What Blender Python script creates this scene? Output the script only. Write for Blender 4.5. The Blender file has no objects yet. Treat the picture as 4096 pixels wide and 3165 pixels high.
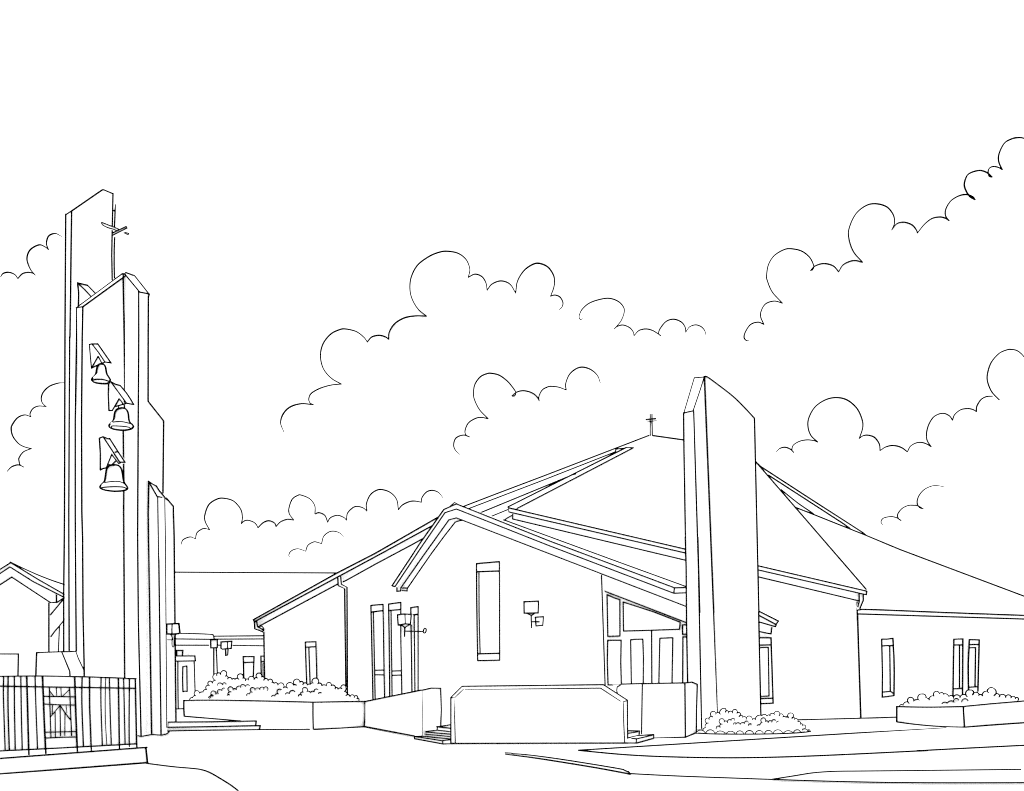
import bpy, math, random
from mathutils import Vector
random.seed(7)
C = bpy.context.scene.collection
SC = bpy.context.scene

# ------------------------------------------------------------------ camera, sky, sun, exposure
EYE, FPX, CX, HOR = 1.6, 3282.0, 2048.0, 2766.0      # eye height (m), focal length and horizon of the 4096 x 3165 view
cam_d = bpy.data.cameras.new('camera')
cam_d.sensor_width = 36.0
cam_d.lens = FPX / 4096 * 36.0
cam_d.shift_y = (HOR - 1582.5) / 4096
cam_d.clip_start, cam_d.clip_end = 0.1, 8000
cam = bpy.data.objects.new('camera', cam_d); C.objects.link(cam)
cam.location = (0, 0, EYE); cam.rotation_euler = (math.radians(90), 0, 0)
SC.camera = cam

SUN_EL, SUN_AZ = math.radians(25), math.radians(190)      # bright, even white overcast; a weak wide sun from behind the viewer
world = bpy.data.worlds.new('World'); SC.world = world; world.use_nodes = True
bg = world.node_tree.nodes['Background']
bg.inputs[0].default_value = (1, 1, 1, 1); bg.inputs[1].default_value = 12.0
world.cycles.sampling_method = 'NONE'
sun_d = bpy.data.lights.new('sun', 'SUN'); sun_d.energy = 0.8; sun_d.angle = math.radians(20)
sun = bpy.data.objects.new('sun', sun_d); C.objects.link(sun)
to_sun = Vector((math.sin(SUN_AZ) * math.cos(SUN_EL), math.cos(SUN_AZ) * math.cos(SUN_EL), math.sin(SUN_EL)))
sun.rotation_euler = to_sun.to_track_quat('Z', 'Y').to_euler()
SC.view_settings.view_transform = 'Standard'; SC.view_settings.look = 'None'
SC.view_settings.gamma = 1.0; SC.view_settings.use_curve_mapping = False
SC.view_settings.exposure = 0.5
SC.render.film_transparent = False
SC.cycles.use_adaptive_sampling = False
SC.cycles.use_denoising = False
SC.cycles.min_light_bounces = 16; SC.cycles.max_bounces = 16; SC.cycles.transparent_max_bounces = 2; SC.cycles.diffuse_bounces = 16
SC.cycles.sample_clamp_direct = 1.0; SC.cycles.sample_clamp_indirect = 1.0   # a bleached sheet: white stays paper white
SC.cycles.filter_width = 1.15

# ------------------------------------------------------------------ materials
def mat(name, lo, hi, scale):
    m = bpy.data.materials.new(name); m.use_nodes = True
    n = m.node_tree.nodes; b = n['Principled BSDF']
    b.inputs['Roughness'].default_value = 0.9
    b.inputs['Specular IOR Level'].default_value = 0.1
    tex = n.new('ShaderNodeTexNoise'); tex.inputs['Scale'].default_value = scale
    tc = n.new('ShaderNodeTexCoord'); m.node_tree.links.new(tc.outputs['Object'], tex.inputs['Vector'])
    r = n.new('ShaderNodeValToRGB')
    r.color_ramp.elements[0].color = (lo, lo, lo, 1); r.color_ramp.elements[1].color = (hi, hi, hi, 1)
    m.node_tree.links.new(tex.outputs['Fac'], r.inputs['Fac'])
    m.node_tree.links.new(r.outputs['Color'], b.inputs['Base Color'])
    return m
PLASTER = mat('white_plaster', .80, .86, 3); ROOF = mat('white_roof', .78, .84, 8)
PAPER = mat('white_ground', .78, .84, .6); LEAF = mat('white_foliage', .78, .85, 12)
CLOUD = mat('white_cloud', .82, .88, .05); STONE = mat('white_concrete', .78, .85, 5)
GLASS = mat('white_pane', .80, .86, 2); METAL = mat('white_metal', .80, .85, 20)
INK = bpy.data.materials.new('black_ink'); INK.use_nodes = True
_n = INK.node_tree.nodes; _n.remove(_n['Principled BSDF'])
_d = _n.new('ShaderNodeBsdfDiffuse'); _d.inputs['Color'].default_value = (0, 0, 0, 1)
INK.node_tree.links.new(_d.outputs[0], _n['Material Output'].inputs['Surface'])

# ------------------------------------------------------------------ survey helpers: measured points -> real positions
REG = dict(A=(1100, 950, 1.82), B=(1750, 1150, 1.8991), C=(2900, 500, 1.8261), D=(3050, 1350, 2.088), E=(700, 1900, 1.98545),
           F=(1600, 2680, 1.82), G=(2750, 2780, 3.97091), H=(720, 2650, 2.87368), I=(0, 2680, 3.48), J=(600, 2480, 3.376),
           K=(1650, 1700, 1.8991), L=(1400, 2680, 4.368), M=(3500, 2500, 3.6644), N=(330, 1350, 2.596), O=(0, 2850, 1.98545),
           Q=(2500, 2840, 1.36842), a=(0, 650, 2.411), b=(0, 1350, 2.411), c=(0, 2150, 1.6625), d=(600, 2200, 2.11),
           e=(1400, 1950, 1.688), f=(2200, 2150, 1.876), g=(2400, 1450, 1.688), h=(3000, 2150, 1.6633), S=(0, 0, 1.0))
def px(s):
    """'K 335,600 1820,1139 f 0,28 ...' -> measured points; a letter switches the survey sheet."""
    out, r = [], None
    for t in s.split():
        if t in REG: r = REG[t]; continue
        x, y = t.split(',')
        out.append((r[0] + float(x) / r[2], r[1] + float(y) / r[2]))
    return out
def P(u, v, Y): return Vector(((u - CX) * Y / FPX, Y, EYE - (v - HOR) * Y / FPX))
class V:                                   # vertical plane through two plan points given as (column, depth)
    def __init__(s, u1, Y1, u2, Y2):
        s.p = Vector(((u1 - CX) * Y1 / FPX, Y1)); q = Vector(((u2 - CX) * Y2 / FPX, Y2))
        d = (q - s.p).normalized(); s.n = Vector((-d.y, d.x))
        if s.n.dot(s.p) > 0: s.n = -s.n    # towards the viewer's side
    def off(s, k):
        o = V.__new__(V); o.n = s.n; o.p = s.p + s.n * k; return o
    def one(s, u, v):
        k = (u - CX) / FPX
        Y = s.n.dot(s.p) / (s.n.x * k + s.n.y)
        return P(u, v, Y)
    def __call__(s, t): return [s.one(*p) for p in (px(t) if isinstance(t, str) else t)]
    def back(s, k): return Vector((-s.n.x * k, -s.n.y * k, 0))
    def up(s): return Vector((s.n.x, s.n.y, 0))
class PN:                                  # plane through three points
    def __init__(s, a, b, c): s.p = a; s.n = (b - a).cross(c - a).normalized()
    def up(s): return s.n if s.n.dot(Vector((0, 0, EYE)) - s.p) > 0 else -s.n
    def one(s, u, v):
        d = P(u, v, 1.0) - Vector((0, 0, EYE))
        k = s.n.dot(s.p - Vector((0, 0, EYE))) / s.n.dot(d)
        return Vector((0, 0, EYE)) + d * k
    def __call__(s, t): return [s.one(*p) for p in (px(t) if isinstance(t, str) else t)]
def Z(z):                                  # horizontal plane
    return PN(Vector((0, 0, z)), Vector((1, 0, z)), Vector((0, 1, z)))
def F_(Y): return V(0, Y, 4096, Y)

def spline(p, n=9):
    """smooth curve through points"""
    if len(p) < 3: return list(p)
    out = []
    q = [(2*p[0][0]-p[1][0], 2*p[0][1]-p[1][1])] + list(p) + [(2*p[-1][0]-p[-2][0], 2*p[-1][1]-p[-2][1])]
    for i in range(1, len(q) - 2):
        a, b, c, d = q[i-1], q[i], q[i+1], q[i+2]
        for k in range(n):
            t = k / n
            out.append(tuple(.5*((2*b[j]) + (c[j]-a[j])*t + (2*a[j]-5*b[j]+4*c[j]-d[j])*t*t + (3*b[j]-a[j]-3*c[j]+d[j])*t**3) for j in (0, 1)))
    out.append(p[-1]); return out
def arc3(a, b, c, n=10):
    ax, ay = a; bx, by = b; cx, cy = c
    D = 2*(ax*(by-cy)+bx*(cy-ay)+cx*(ay-by))
    if abs(D) < 1e-3: return [a, b, c]
    ux = ((ax*ax+ay*ay)*(by-cy)+(bx*bx+by*by)*(cy-ay)+(cx*cx+cy*cy)*(ay-by))/D
    uy = ((ax*ax+ay*ay)*(cx-bx)+(bx*bx+by*by)*(ax-cx)+(cx*cx+cy*cy)*(bx-ax))/D
    r = math.hypot(ax-ux, ay-uy)
    if r > 900: return [a, b, c]
    t0, t1, t2 = (math.atan2(y-uy, x-ux) for x, y in (a, b, c))
    def norm(t): return t % (2*math.pi)
    s1, s2 = norm(t1-t0), norm(t2-t0)
    sweep = s2 if s1 < s2 else s2 - 2*math.pi
    return [(ux+r*math.cos(t0+sweep*i/n), uy+r*math.sin(t0+sweep*i/n)) for i in range(n+1)]
def scallops(t):
    """'H cusp apex cusp | cusp apex cusp ...' or a running chain cusp apex cusp apex cusp"""
    key, rest = t.split(None, 1); out = []
    for seg in rest.split('|'):
        p = px(key + ' ' + seg)
        for i in range(0, len(p) - 2, 2): out.append(arc3(p[i], p[i+1], p[i+2]))
    return out

# ------------------------------------------------------------------ mesh builder: white surfaces with inked edges
INKW = 1.36                              # how fat the painted lines are
class MB:
    def __init__(s): s.v, s.f, s.m = [], [], []
    def poly(s, p):
        o = len(s.v); s.v += [Vector(q) for q in p]; s.f.append(list(range(o, o+len(p)))); s.m.append(0); return s
    def slab(s, p, t):
        """solid: outline p carried back along t"""
        n = len(p); o = len(s.v); t = Vector(t)
        s.v += [Vector(q) for q in p] + [Vector(q) + t for q in p]
        s.f += [list(range(o, o+n)), list(range(o+2*n-1, o+n-1, -1))]
        s.f += [[o+i, o+n+i, o+n+(i+1) % n, o+(i+1) % n] for i in range(n)]
        s.m += [0]*(n+2); return s
    def prism(s, foot, top):
        n = len(foot); o = len(s.v)
        s.v += [Vector(q) for q in foot] + [Vector(q) for q in top]
        s.f += [list(range(o+n, o+2*n)), list(range(o+n-1, o-1, -1))]
        s.f += [[o+i, o+(i+1) % n, o+n+(i+1) % n, o+n+i] for i in range(n)]
        s.m += [0]*(n+2); return s
    def ink(s, p, w=4.6, a=1.0, b=1.0, sides=6, n3=None):
        """an inked line: a real round bead of paint, w wide at its distance; a, b taper its ends"""
        p = [Vector(q) for q in p]
        q = [p[0]]
        for x in p[1:]:
            if (x - q[-1]).length > 1e-5: q.append(x)
        if len(q) < 2: return s
        if (a < 1 or b < 1) and len(q) < 7:
            q = [q[i].lerp(q[i+1], k/6) for i in range(len(q)-1) for k in range(6)] + [q[-1]]
        runs, cur = [], [q[0]]
        for i in range(1, len(q)):
            cur.append(q[i])
            if i < len(q)-1 and (q[i]-q[i-1]).normalized().dot((q[i+1]-q[i]).normalized()) < 0.35:
                runs.append(cur); cur = [q[i]]
        runs.append(cur)
        N = max(1, len(q)-1); k0 = 0
        for r in runs:
            o = len(s.v); n = len(r); e1 = None
            for i, c in enumerate(r):
                d = (r[min(i+1, n-1)] - r[max(i-1, 0)]).normalized()
                f = (k0+i)/N
                g = 1.0
                if a < 1: g = min(g, a+(1-a)*min(1, f/.35))
                if b < 1: g = min(g, b+(1-b)*min(1, (1-f)/.35))
                rad = .5*INKW*w*g*max(c.y, .5)/FPX
                e1 = d.cross(Vector((0, 0, 1)) if abs(d.z) < .9 else Vector((1, 0, 0))) if e1 is None else e1 - d*e1.dot(d)
                e1.normalize(); e2 = d.cross(e1)
                cc = c - d*rad*.5 if i == 0 else (c + d*rad*.5 if i == n-1 else c)
                if n3 is not None: cc = cc + n3*rad*.85          # the bead lies on the surface, not in it
                if c.z < .05: cc = cc + Vector((0, 0, rad*.85))
                for k in range(sides):
                    t = 2*math.pi*k/sides
                    s.v.append(cc + e1*(rad*math.cos(t)) + e2*(rad*math.sin(t)))
            for i in range(n-1):
                for k in range(sides):
                    s.f.append([o+i*sides+k, o+i*sides+(k+1) % sides, o+(i+1)*sides+(k+1) % sides, o+(i+1)*sides+k]); s.m.append(1)
            s.f.append([o+k for k in range(sides)][::-1]); s.f.append([o+(n-1)*sides+k for k in range(sides)]); s.m += [1, 1]
            k0 += n-1
        return s
    def lines(s, pl, t, w=4.6, a=1.0, b=1.0):
        """t: several lines on plane pl, split by '|'"""
        for seg in t.split('|'): s.ink(pl(seg), w, a, b, 6, pl.up())
        return s
    def curve(s, pl, t, w=4.6, a=1.0, b=1.0):
        for seg in t.split('|'): s.ink(pl(spline(px(seg))), w, a, b, 6, pl.up())
        return s
    def loop(s, pl, t, w=4.6):
        p = pl(t); return s.ink(p + [p[0]], w, 1, 1, 6, pl.up())
    def build(s, name, material, parent=None, label=None, cat=None, group=None, kind=None):
        me = bpy.data.meshes.new(name)
        org = Vector((0, 0, 0))
        if parent is not None:
            q = parent
            while q is not None: org += q.location; q = q.parent
        elif s.v:
            n = len(s.v); org = Vector((sum(v.x for v in s.v)/n, sum(v.y for v in s.v)/n, min(v.z for v in s.v)))
        if kind == 'structure': org = Vector((0, 0, 0))
        me.from_pydata([v - org for v in s.v], [], s.f)
        me.materials.append(material); me.materials.append(INK)
        me.polygons.foreach_set('material_index', s.m)
        me.validate(); me.update()
        o = bpy.data.objects.new(name, me); C.objects.link(o)
        if parent is None: o.location = org
        else: o.parent = parent
        tag(o, label, cat, group, kind); return o
def tag(o, label=None, cat=None, group=None, kind=None):
    if label: o['label'] = label
    if cat: o['category'] = cat
    if group: o['group'] = group
    if kind: o['kind'] = kind
def thing(name, label, cat, loc, group=None):
    o = bpy.data.objects.new(name, None); C.objects.link(o); o.location = loc
    o.empty_display_size = .5; tag(o, label, cat, group); return o

# ------------------------------------------------------------------ ground, pavement, kerb
g = MB(); g.poly([(-4000, -400, 0), (4000, -400, 0), (4000, 6000, 0), (-4000, 6000, 0)]).build('ground', PAPER, kind='structure')
z1, z2 = Z(.006), Z(.012)
m = MB()
edge = spline(px('O 1165,410 1380,437 1530,450 1600,460 1665,482 1750,530 1830,580 1890,625'))
ep = z1(edge)
m.poly(ep + [Vector((-2.2, 8, .006)), Vector((-2.0, 2, .006)), Vector((-40, 2, .006)), Vector((-40, 11, .006))] + z1('S -1100,3140 O 0,495'))
m.ink(ep, 4.6).build('pavement', PAPER, kind='structure')
m = MB()                                                # wedge-shaped walk in front of the church
up, lo = z1('F 1300,590 Q 1757,100'), z1(spline(px('F 1300,590 Q 0,248 250,260 600,265 1000,256 1600,228 1690,222 2184,197 2500,184')))
m.poly(up + [lo[-1] + Vector((3, 14, 0))] + lo[::-1])
m.ink(up, 5, 1, .5).ink(lo, 4.6)
m.lines(z1, 'Q 1600,228 1685,226', 4).build('path', PAPER, kind='structure')
m = MB()                                                # kerb with a real upstand, dropped at its tip
ku, kl = spline(px('F 765,607 900,615 1080,637 1300,670 1590,718 1635,731 1662,745 1678,762')), None
kb = []
lowp = spline(px('F 768,617 1000,648 1400,712 1678,763'))
for i, (u, v) in enumerate(ku):
    j = min(range(len(lowp)-1), key=lambda k: abs((lowp[k][0]+lowp[k+1][0])/2-u))
    a_, b_ = lowp[j], lowp[j+1]; f_ = (u-a_[0])/(b_[0]-a_[0])
    q = Z(.004).one(u, a_[1]+f_*(b_[1]-a_[1])); kb.append((q, P(u, v, q.y)))
for (q, t), (q2, t2) in zip(kb, kb[1:]):
    m.poly([q, q2, t2, t]); m.poly([t, t2, t2+Vector((.05, .3, 0)), t+Vector((.05, .3, 0))]); m.poly([t+Vector((.05, .3, 0)), t2+Vector((.05, .3, 0)), q2+Vector((.05, .3, 0)), q+Vector((.05, .3, 0))])
m.ink([t for q, t in kb], 4.6, .8, 1).ink(Z(.004)(lowp), 4.8, .75, 1)
m.curve(Z(.004), 'F 1670,760 Q 42,357 300,370 600,381 800,388 1200,400 1600,406 2184,406 2500,404', 4.8)
m.build('kerb', STONE, kind='structure')
m = MB()
m.poly(z2(spline(px('Q 800,388 1000,356 1100,346 1250,343 2165,333 2500,330'))) + z2('Q 2500,404 2184,406 1600,406 1200,400'))
m.curve(z2, 'Q 800,388 920,369 1020,353 1100,346 1180,343 1300,342 1700,338 2165,333', 4.6).build('verge', PAPER, kind='structure')
m = MB()                                                # bed of the shrubs at the pylon
bl = z1(spline(px('G 130,615 400,628 800,632 1200,630 1550,622 1800,607 1955,587')))
m.poly(bl + [bl[-1]+Vector((1, 4, 0)), bl[0]+Vector((.2, 4, 0))]).ink(bl, 4.2).build('soil_bed', PAPER, kind='structure')

# ------------------------------------------------------------------ fence on its concrete plinth
cf = V(0, 15.75, 586.8, 18.2)
pl_lo = cf([(-300, HOR+EYE*FPX/14.75), (0, 3099.3), (586.8, 3054.3)])
a3, b3 = cf.one(-400, 3120), cf.one(587, 3054); a3.z = b3.z = 0
ta, tb = cf.one(-400, 3060), cf.one(582.5, 2989.5)
bk = cf.back(.45)
m = MB(); m.prism([a3, b3, b3+bk, a3+bk], [ta, tb, tb+bk, ta+bk])
m.lines(cf, 'O -300,382 0,365 1163,277 | O 1155,280 1158,300 1168,405', 5.4)
m.lines(cf, 'O -300,515 0,495 1170,405', 5.6)
m.build('plinth', STONE, label='low concrete plinth wall carrying the bar fence', cat='low wall')
fp = cf.off(-.16)
fe = thing('fence', 'white slat fence with a star patterned panel standing on the low plinth', 'fence', fp.one(250, 3010))
fb = cf.off(-.165)
def fpanel(poly, name='panel'):
    return MB().slab(fb(poly), cf.back(.03))
p = fpanel('I -400,88 0,88 600,88 1250,98 1885,121 1903,1030 1077,1073 638,1097 0,1128 -400,1148'); p.build('panel', PLASTER, fe)
m = MB().slab(fp('I -300,88 0,88 600,86 1250,97 1885,121 1885,257 1250,245 600,237 0,226 -300,223'), cf.back(.04))
m.curve(fp, 'I -300,90 0,88 600,85 1250,98 1888,122', 4.8).curve(fp, 'I -300,222 0,226 600,237 1250,246 1885,257', 4.8)
m.build('top_rail', PLASTER, fe)
m = MB().slab(fp('I -300,1141 0,1128 638,1097 1271,1064 1900,1028 1902,1044 1271,1080 638,1112 0,1143 -300,1156'), cf.back(.04))
m.lines(fp, 'I -300,1141 0,1128 638,1097 1271,1063 1900,1028', 4.6).build('bottom_rail', PLASTER, fe)
for t, w in (('372,88 402,1205', 5), ('592,92 615,700 638,1195', 5.2), ('1040,100 1055,600 1077,1152', 5.2), ('1247,105 1247,500 1271,1138', 4.6),
             ('1648,115 1655,600 1662,1105', 4.8), ('1885,124 1890,500 1904,1080', 4.8)):
    m = MB(); q = fp.off(.02)('I ' + t); m.ink(q, w*.88)
    m.slab([q[0]+Vector((-.015, .02, 0)), q[-1]+Vector((-.015, .02, 0)), q[-1]+Vector((.015, .02, 0)), q[0]+Vector((.015, .02, 0))], cf.back(.04)).build('post', PLASTER, fe)
for t, w in (('52,92 48,250 50,450 72,1112', 4.2), ('114,90 112,500 130,1115', 4.6), ('200,92 203,600 213,1108', 4.4), ('290,92 298,600 310,1105', 4.2), ('489,92 500,500 523,1098', 4.2),
             ('1144,105 1140,450 1162,1065', 4.6), ('1408,112 1405,450 1425,1045', 4.2), ('1472,112 1465,420 1470,750 1488,1040', 3), ('1524,115 1535,600 1550,1042', 4.2),
             ('1722,122 1730,500 1742,1028', 4.2), ('1803,125 1798,700 1800,1070', 4.4)):
    MB().ink(fp.off(.02)(spline(px('I ' + t), 4)), w*.88).build('bar', INK, fe)
m = MB().slab(fp.off(-.003)('I 612,240 1045,250 1062,935 635,948'), cf.back(.02)); q = fp.off(.02)
m.lines(q, 'I 612,368 1045,376', 4.4).lines(q, 'I 612,476 835,487 1050,490', 4.2).lines(q, 'I 630,868 1062,858', 4).lines(q, 'I 635,949 850,938 1065,934', 4.4)
m.build('rail_panel', PLASTER, fe)
for t, w in (('688,240 695,500 710,938', 3.8), ('970,252 980,500 998,918', 4), ('785,248 791,370', 3), ('848,248 855,370', 3), ('768,585 772,930', 3.4), ('836,495 844,920', 3.6), ('905,600 903,915', 3.4),
             ('733,490 728,615', 3), ('921,498 933,600', 2.6)):
    MB().ink(q('I ' + t), w*.88).build('bar', INK, fe)
for t, w in (('697,298 752,370', 3.2), ('970,272 868,370', 3.2), ('836,495 705,655', 3.2), ('838,495 900,590 980,695', 4)):
    MB().ink(q('I ' + t), w*.88).build('brace', INK, fe)

# ------------------------------------------------------------------ bell tower
tw = thing('bell_tower', 'tall white bell tower of slanted slab pylons rising behind the fence', 'bell tower', P(470, HOR+EYE*FPX/30, 30))
T1, T1b = V(328.9, 28.8, 499, 31.0), V(304.9, 28.9, 476, 31.1)
T2, E = V(499, 31.0, 560, 29.0), V(560, 29.0, 597, 29.95)
m = MB()                                                # tallest slab, carrying the cross
TP = V(286, 33, 452, 33.6); TPb = V(265, 33.3, 286, 33)
m.slab(TP('a 690,470 985,265 1090,303 1083,640 1078,900 1083,1135 S 452,2920 278,2920'), (-.1, .7, 0))
m.poly(TPb('a 640,503 690,470 S 278,2920 257,2920'))
m.lines(TP, 'a 690,480 675,1688 b 672,0 668,800 664,1688 c 458,0 460,752', 4.6)
m.lines(TPb, 'a 640,503 633,1688 b 633,0 628,1688 c 432,0 428,380 428,755', 4.6)
m.ink(TPb('a 640,503') + TP('a 690,470 980,270 990,265 1000,265 1090,303'), 4.6)
m.lines(TP, 'a 1090,303 1083,640 1078,900 1083,1135', 4.4)
m.build('pylon', PLASTER, tw)
m = MB()                                                # slab whose face turns inwards from the fence side
fc = T1('a 793,1393 1200,1098 S 504,2935 334,2948')
m.poly(fc); bc = T1b('a 735,1403 1170,1080 S 480,2936 310,2948'); m.poly(bc[::-1])
m.poly([fc[0], fc[1], bc[1], bc[0]]); m.poly([fc[0], bc[0], bc[3], fc[3]]); m.poly([fc[1], fc[2], bc[2], bc[1]])
m.lines(T1, 'a 793,1393 b 787,0 780,800 783,1688 c 545,0 548,500 556,880 556,930', 4.8)
m.ink(T1('a 1200,1098 b 1210,0 1217,530 1201,900 1207,1400 1205,1688 c 838,940'), 4.6, n3=Vector((0, -4, 0)))
m.lines(T1, 'a 793,1393 1200,1098', 4.6)
m.lines(T1b, 'a 735,1403 b 732,0 720,800 720,1688 c 497,0 503,757', 4.8)
m.curve(T1b, 'a 735,1403 950,1245 1155,1092 1170,1081 1185,1076 1198,1079', 5.6)
m.ink(T1b('a 735,1403') + T1('a 793,1393'), 4.2)
m.build('pylon', PLASTER, tw)
m = MB()                                                # its partner slab with a stepped outer edge
fc = T2('a 1200,1098 1345,1248 S 567,2947 504,2935'); m.poly(fc)
ed = E('a 1345,1248 1435,1268 b 1422,615 1572,805 1565,1520 S 655,2938 567,2946'); m.slab(ed, (-.35, 1.2, 0))
tb_ = V(536, 31.4, 597, 29.6)('a 1297,1093'); m.poly([fc[0], fc[1], ed[1], tb_[0]])
m.lines(T2, 'a 1345,1248 1345,1688 b 1345,0 1335,1688 c 920,0 925,560 943,1325', 4.8)
m.ink([fc[0] + Vector((0, 0, .1))] + T2('a 1280,1170 1345,1248'), 4.4)
m.ink(E('a 1335,1248 1435,1268'), 4.8).ink([fc[0]+Vector((.05, 0, .14))] + tb_ + [ed[1]], 4.6)
m.lines(E, 'a 1433,1270 1425,1300 b 1423,0 1422,615 1572,805 1565,1500', 4.8)
m.build('pylon', PLASTER, tw)
L1, L1s, L2 = V(596, 29.75, 640, 29.7), V(640, 29.7, 663, 30.2), V(663, 33.6, 702, 34.2)
m = MB()                                                # short slabs at the foot
fa = L1('b 1437,1390 1528,1550 c 1075,1320 1010,1318'); m.poly(fa)
sa = L1s('b 1528,1545 1592,1545 c 1110,1262 1096,1264 1096,1315 1075,1320'); m.poly(sa)
tq = V(596, 29.82, 663, 29.95)('b 1513,1435 1595,1545'); m.poly([fa[0], tq[0], tq[1], fa[1]])
m.lines(L1, 'b 1437,1390 1433,1688 c 990,0 1010,1315', 4.6).ink(L1('b 1437,1390 1528,1550 1530,1688 c 1058,0 1075,1320'), 4.6, n3=Vector((0, -2, 0)))
m.ink(L1('b 1437,1390') + V(596, 29.82, 663, 29.95)('b 1480,1420 1513,1435 1540,1478 1595,1545'), 4.6, n3=Vector((0, -2, 0)))
m.ink(L1s('b 1528,1538 1560,1545 1592,1545'), 4.4, n3=Vector((0, -2, 0))).ink(L1s('b 1592,1545 1594,1688 c 1102,0 1111,1262'), 4.6, n3=Vector((0, -2, 0)))
m.ink(Z(.03)('c 912,1322 940,1328 1010,1315 1075,1320 1105,1312 1125,1298'), 4.4)
m.build('pylon', PLASTER, tw)
m = MB(); m.slab(L2('b 1590,1545 1600,1540 1668,1630 c 1155,0 1167,1235 1112,1270'), (-.3, .8, 0))
m.ink(L1s('b 1592,1545 1618,1570'), 4.6, n3=Vector((0, -2, 0))).lines(L2, 'b 1595,1545 1668,1630 1668,1688 c 1155,0 1167,1228', 4.8)
m.build('pylon', PLASTER, tw)
m = MB(); q = F_(31.7)                                  # hood rising behind the front slab
m.slab(q('a 750,1165 848,1188 920,1262 900,1350 758,1390'), (0, .4, 0))
m.lines(q, 'a 750,1165 848,1188 920,1262 | a 752,1167 820,1230 877,1292', 4.8).curve(q, 'a 750,1165 760,1260 758,1385', 4.6)
m.build('hood', PLASTER, tw)
m = MB(); q = F_(24); q2 = V(248, 24, 330, 25)          # buttress with sloping shoulder at the foot
fa = q('c 240,1388 245,766 412,760 466,890 468,1388'); m.poly(fa)
sb = [fa[2]] + q2('c 503,757 556,880 556,1370') + [fa[4], fa[3]]; m.poly(sb)
m.lines(q, 'c 240,925 245,766 412,760 466,890 468,925', 4.4).ink([fa[2]] + q2('c 455,760 503,757 520,805 556,880 557,930'), 4.8)
m.build('buttress', PLASTER, tw)
m = MB(); q = F_(32.2)                                  # slim cross standing in front of the tall slab
m.slab(q('a 1097,420 1114,410 1110,620 1105,1000 1107,1130 1090,1130 1088,900 1095,600'), (0, .15, 0))
m.lines(q, 'a 1115,410 1112,500 1107,628', 4.4, .7, 1).lines(q, 'a 1110,690 1104,850 1104,1000 1107,1115', 4.4).lines(q, 'a 1090,468 1108,468', 4.4)
q = F_(32.0)
m.slab(q('a 987,583 1110,630 1150,648 1190,662 1245,688 1232,698 1165,668 1110,648 1040,628 990,605'), (0, .12, 0))
m.curve(q, 'a 1150,648 1110,630 1050,607 987,583 985,597 1000,612 1045,633 1095,647 1125,660', 3.6).curve(q, 'a 1185,660 1215,678 1245,688 1232,698 1200,683 1165,670', 2.9)
q = F_(31.8)
m.slab(q('a 1088,683 1220,620 1228,635 1090,705'), (0, .12, 0)).lines(q, 'a 1088,683 1220,620 1228,635 1090,705', 3.5)
m.build('cross', METAL, tw)
# bell brackets and bells
def bracket(gus, gl, top, tl, Y, extra=()):
    q, q1 = F_(Y), F_(Y - .12)
    m = MB().slab(q(gus), (-.45, 1.0, 0)); m.slab(q1(top), (0, .12, 0))
    for t, w in gl: m.lines(q, t, w)
    for t, w in tl: m.lines(q1, t, w)
    m.build('bell_bracket', PLASTER, tw)
bracket('N 75,77 100,70 215,262 160,292 95,323', [('N 73,77 85,215 95,323', 3.4), ('N 95,323 165,198 200,265', 3.8), ('N 95,323 160,290 235,260', 4.2)],
        'N 100,70 162,70 300,268 235,258', [('N 73,77 100,70 162,70', 4), ('N 100,70 170,160 235,258', 4.4), ('N 162,70 300,268', 5), ('N 300,268 235,258', 4)], 28.3)
bracket('N 272,480 298,465 440,690 345,720 312,765 277,765', [('N 272,480 270,600 277,763 312,762', 4.2), ('N 312,762 383,640 405,665 425,697', 4.2), ('N 340,722 425,697 460,686', 4.2)],
        'N 298,462 345,485 395,502 460,580 535,700 460,686', [('N 298,462 345,488 395,502', 4.6), ('N 298,465 460,686', 4.4), ('N 395,502 460,580 500,640 535,700', 4.8), ('N 535,700 460,686', 4.4)], 28.0)
bracket('N 177,1050 218,1033 390,1305 260,1350 187,1380', [('N 177,1050 188,1200 187,1380', 4.4), ('N 187,1380 220,1362 250,1358', 4.6), ('N 250,1355 265,1315 307,1212', 3.6), ('N 307,1220 378,1312 398,1304', 4), ('N 348,1285 312,1320', 4), ('N 262,1322 330,1325', 3.6)],
        'N 218,1033 285,1052 445,1298 392,1300', [('N 177,1050 218,1033 270,1055 285,1052', 4.6), ('N 218,1035 392,1302', 4.6), ('N 285,1052 370,1185 445,1298', 4.8), ('N 445,1299 392,1298', 4.6), ('N 342,1193 372,1187', 4.2)], 28.2)
def bell(axis, prof, outline, inner, Y, label, loops=()):
    """prof: (half width, height) pairs measured down the bell"""
    m = MB(); u0 = px('N %s,0' % axis)[0][0]; q = F_(Y); N = 28
    rings = []
    for hw, y in prof:
        c = q('N %s,%s' % (axis, y))[0]; r = .88 * hw / 2.596 * Y / FPX
        rings.append([c + Vector((r*math.cos(2*math.pi*k/N), r*math.sin(2*math.pi*k/N), 0)) for k in range(N)])
    o = len(m.v)
    for r in rings: m.v += r
    for i in range(len(rings)-1):
        for k in range(N):
            m.f.append([o+i*N+k, o+i*N+(k+1) % N, o+(i+1)*N+(k+1) % N, o+(i+1)*N+k]); m.m.append(0)
    m.f.append([o+k for k in range(N)]); m.m.append(0)
    rm = max(h for h, _ in prof) / 2.596 * Y / FPX
    for t, w in outline: m.curve(F_(Y - rm*.5), t, w)
    for t, w in inner: m.curve(F_(Y - rm*.98), t, w)
    m.build('bell', METAL, label=label, cat='bell', group='bells hung one below another on the tower')
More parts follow.
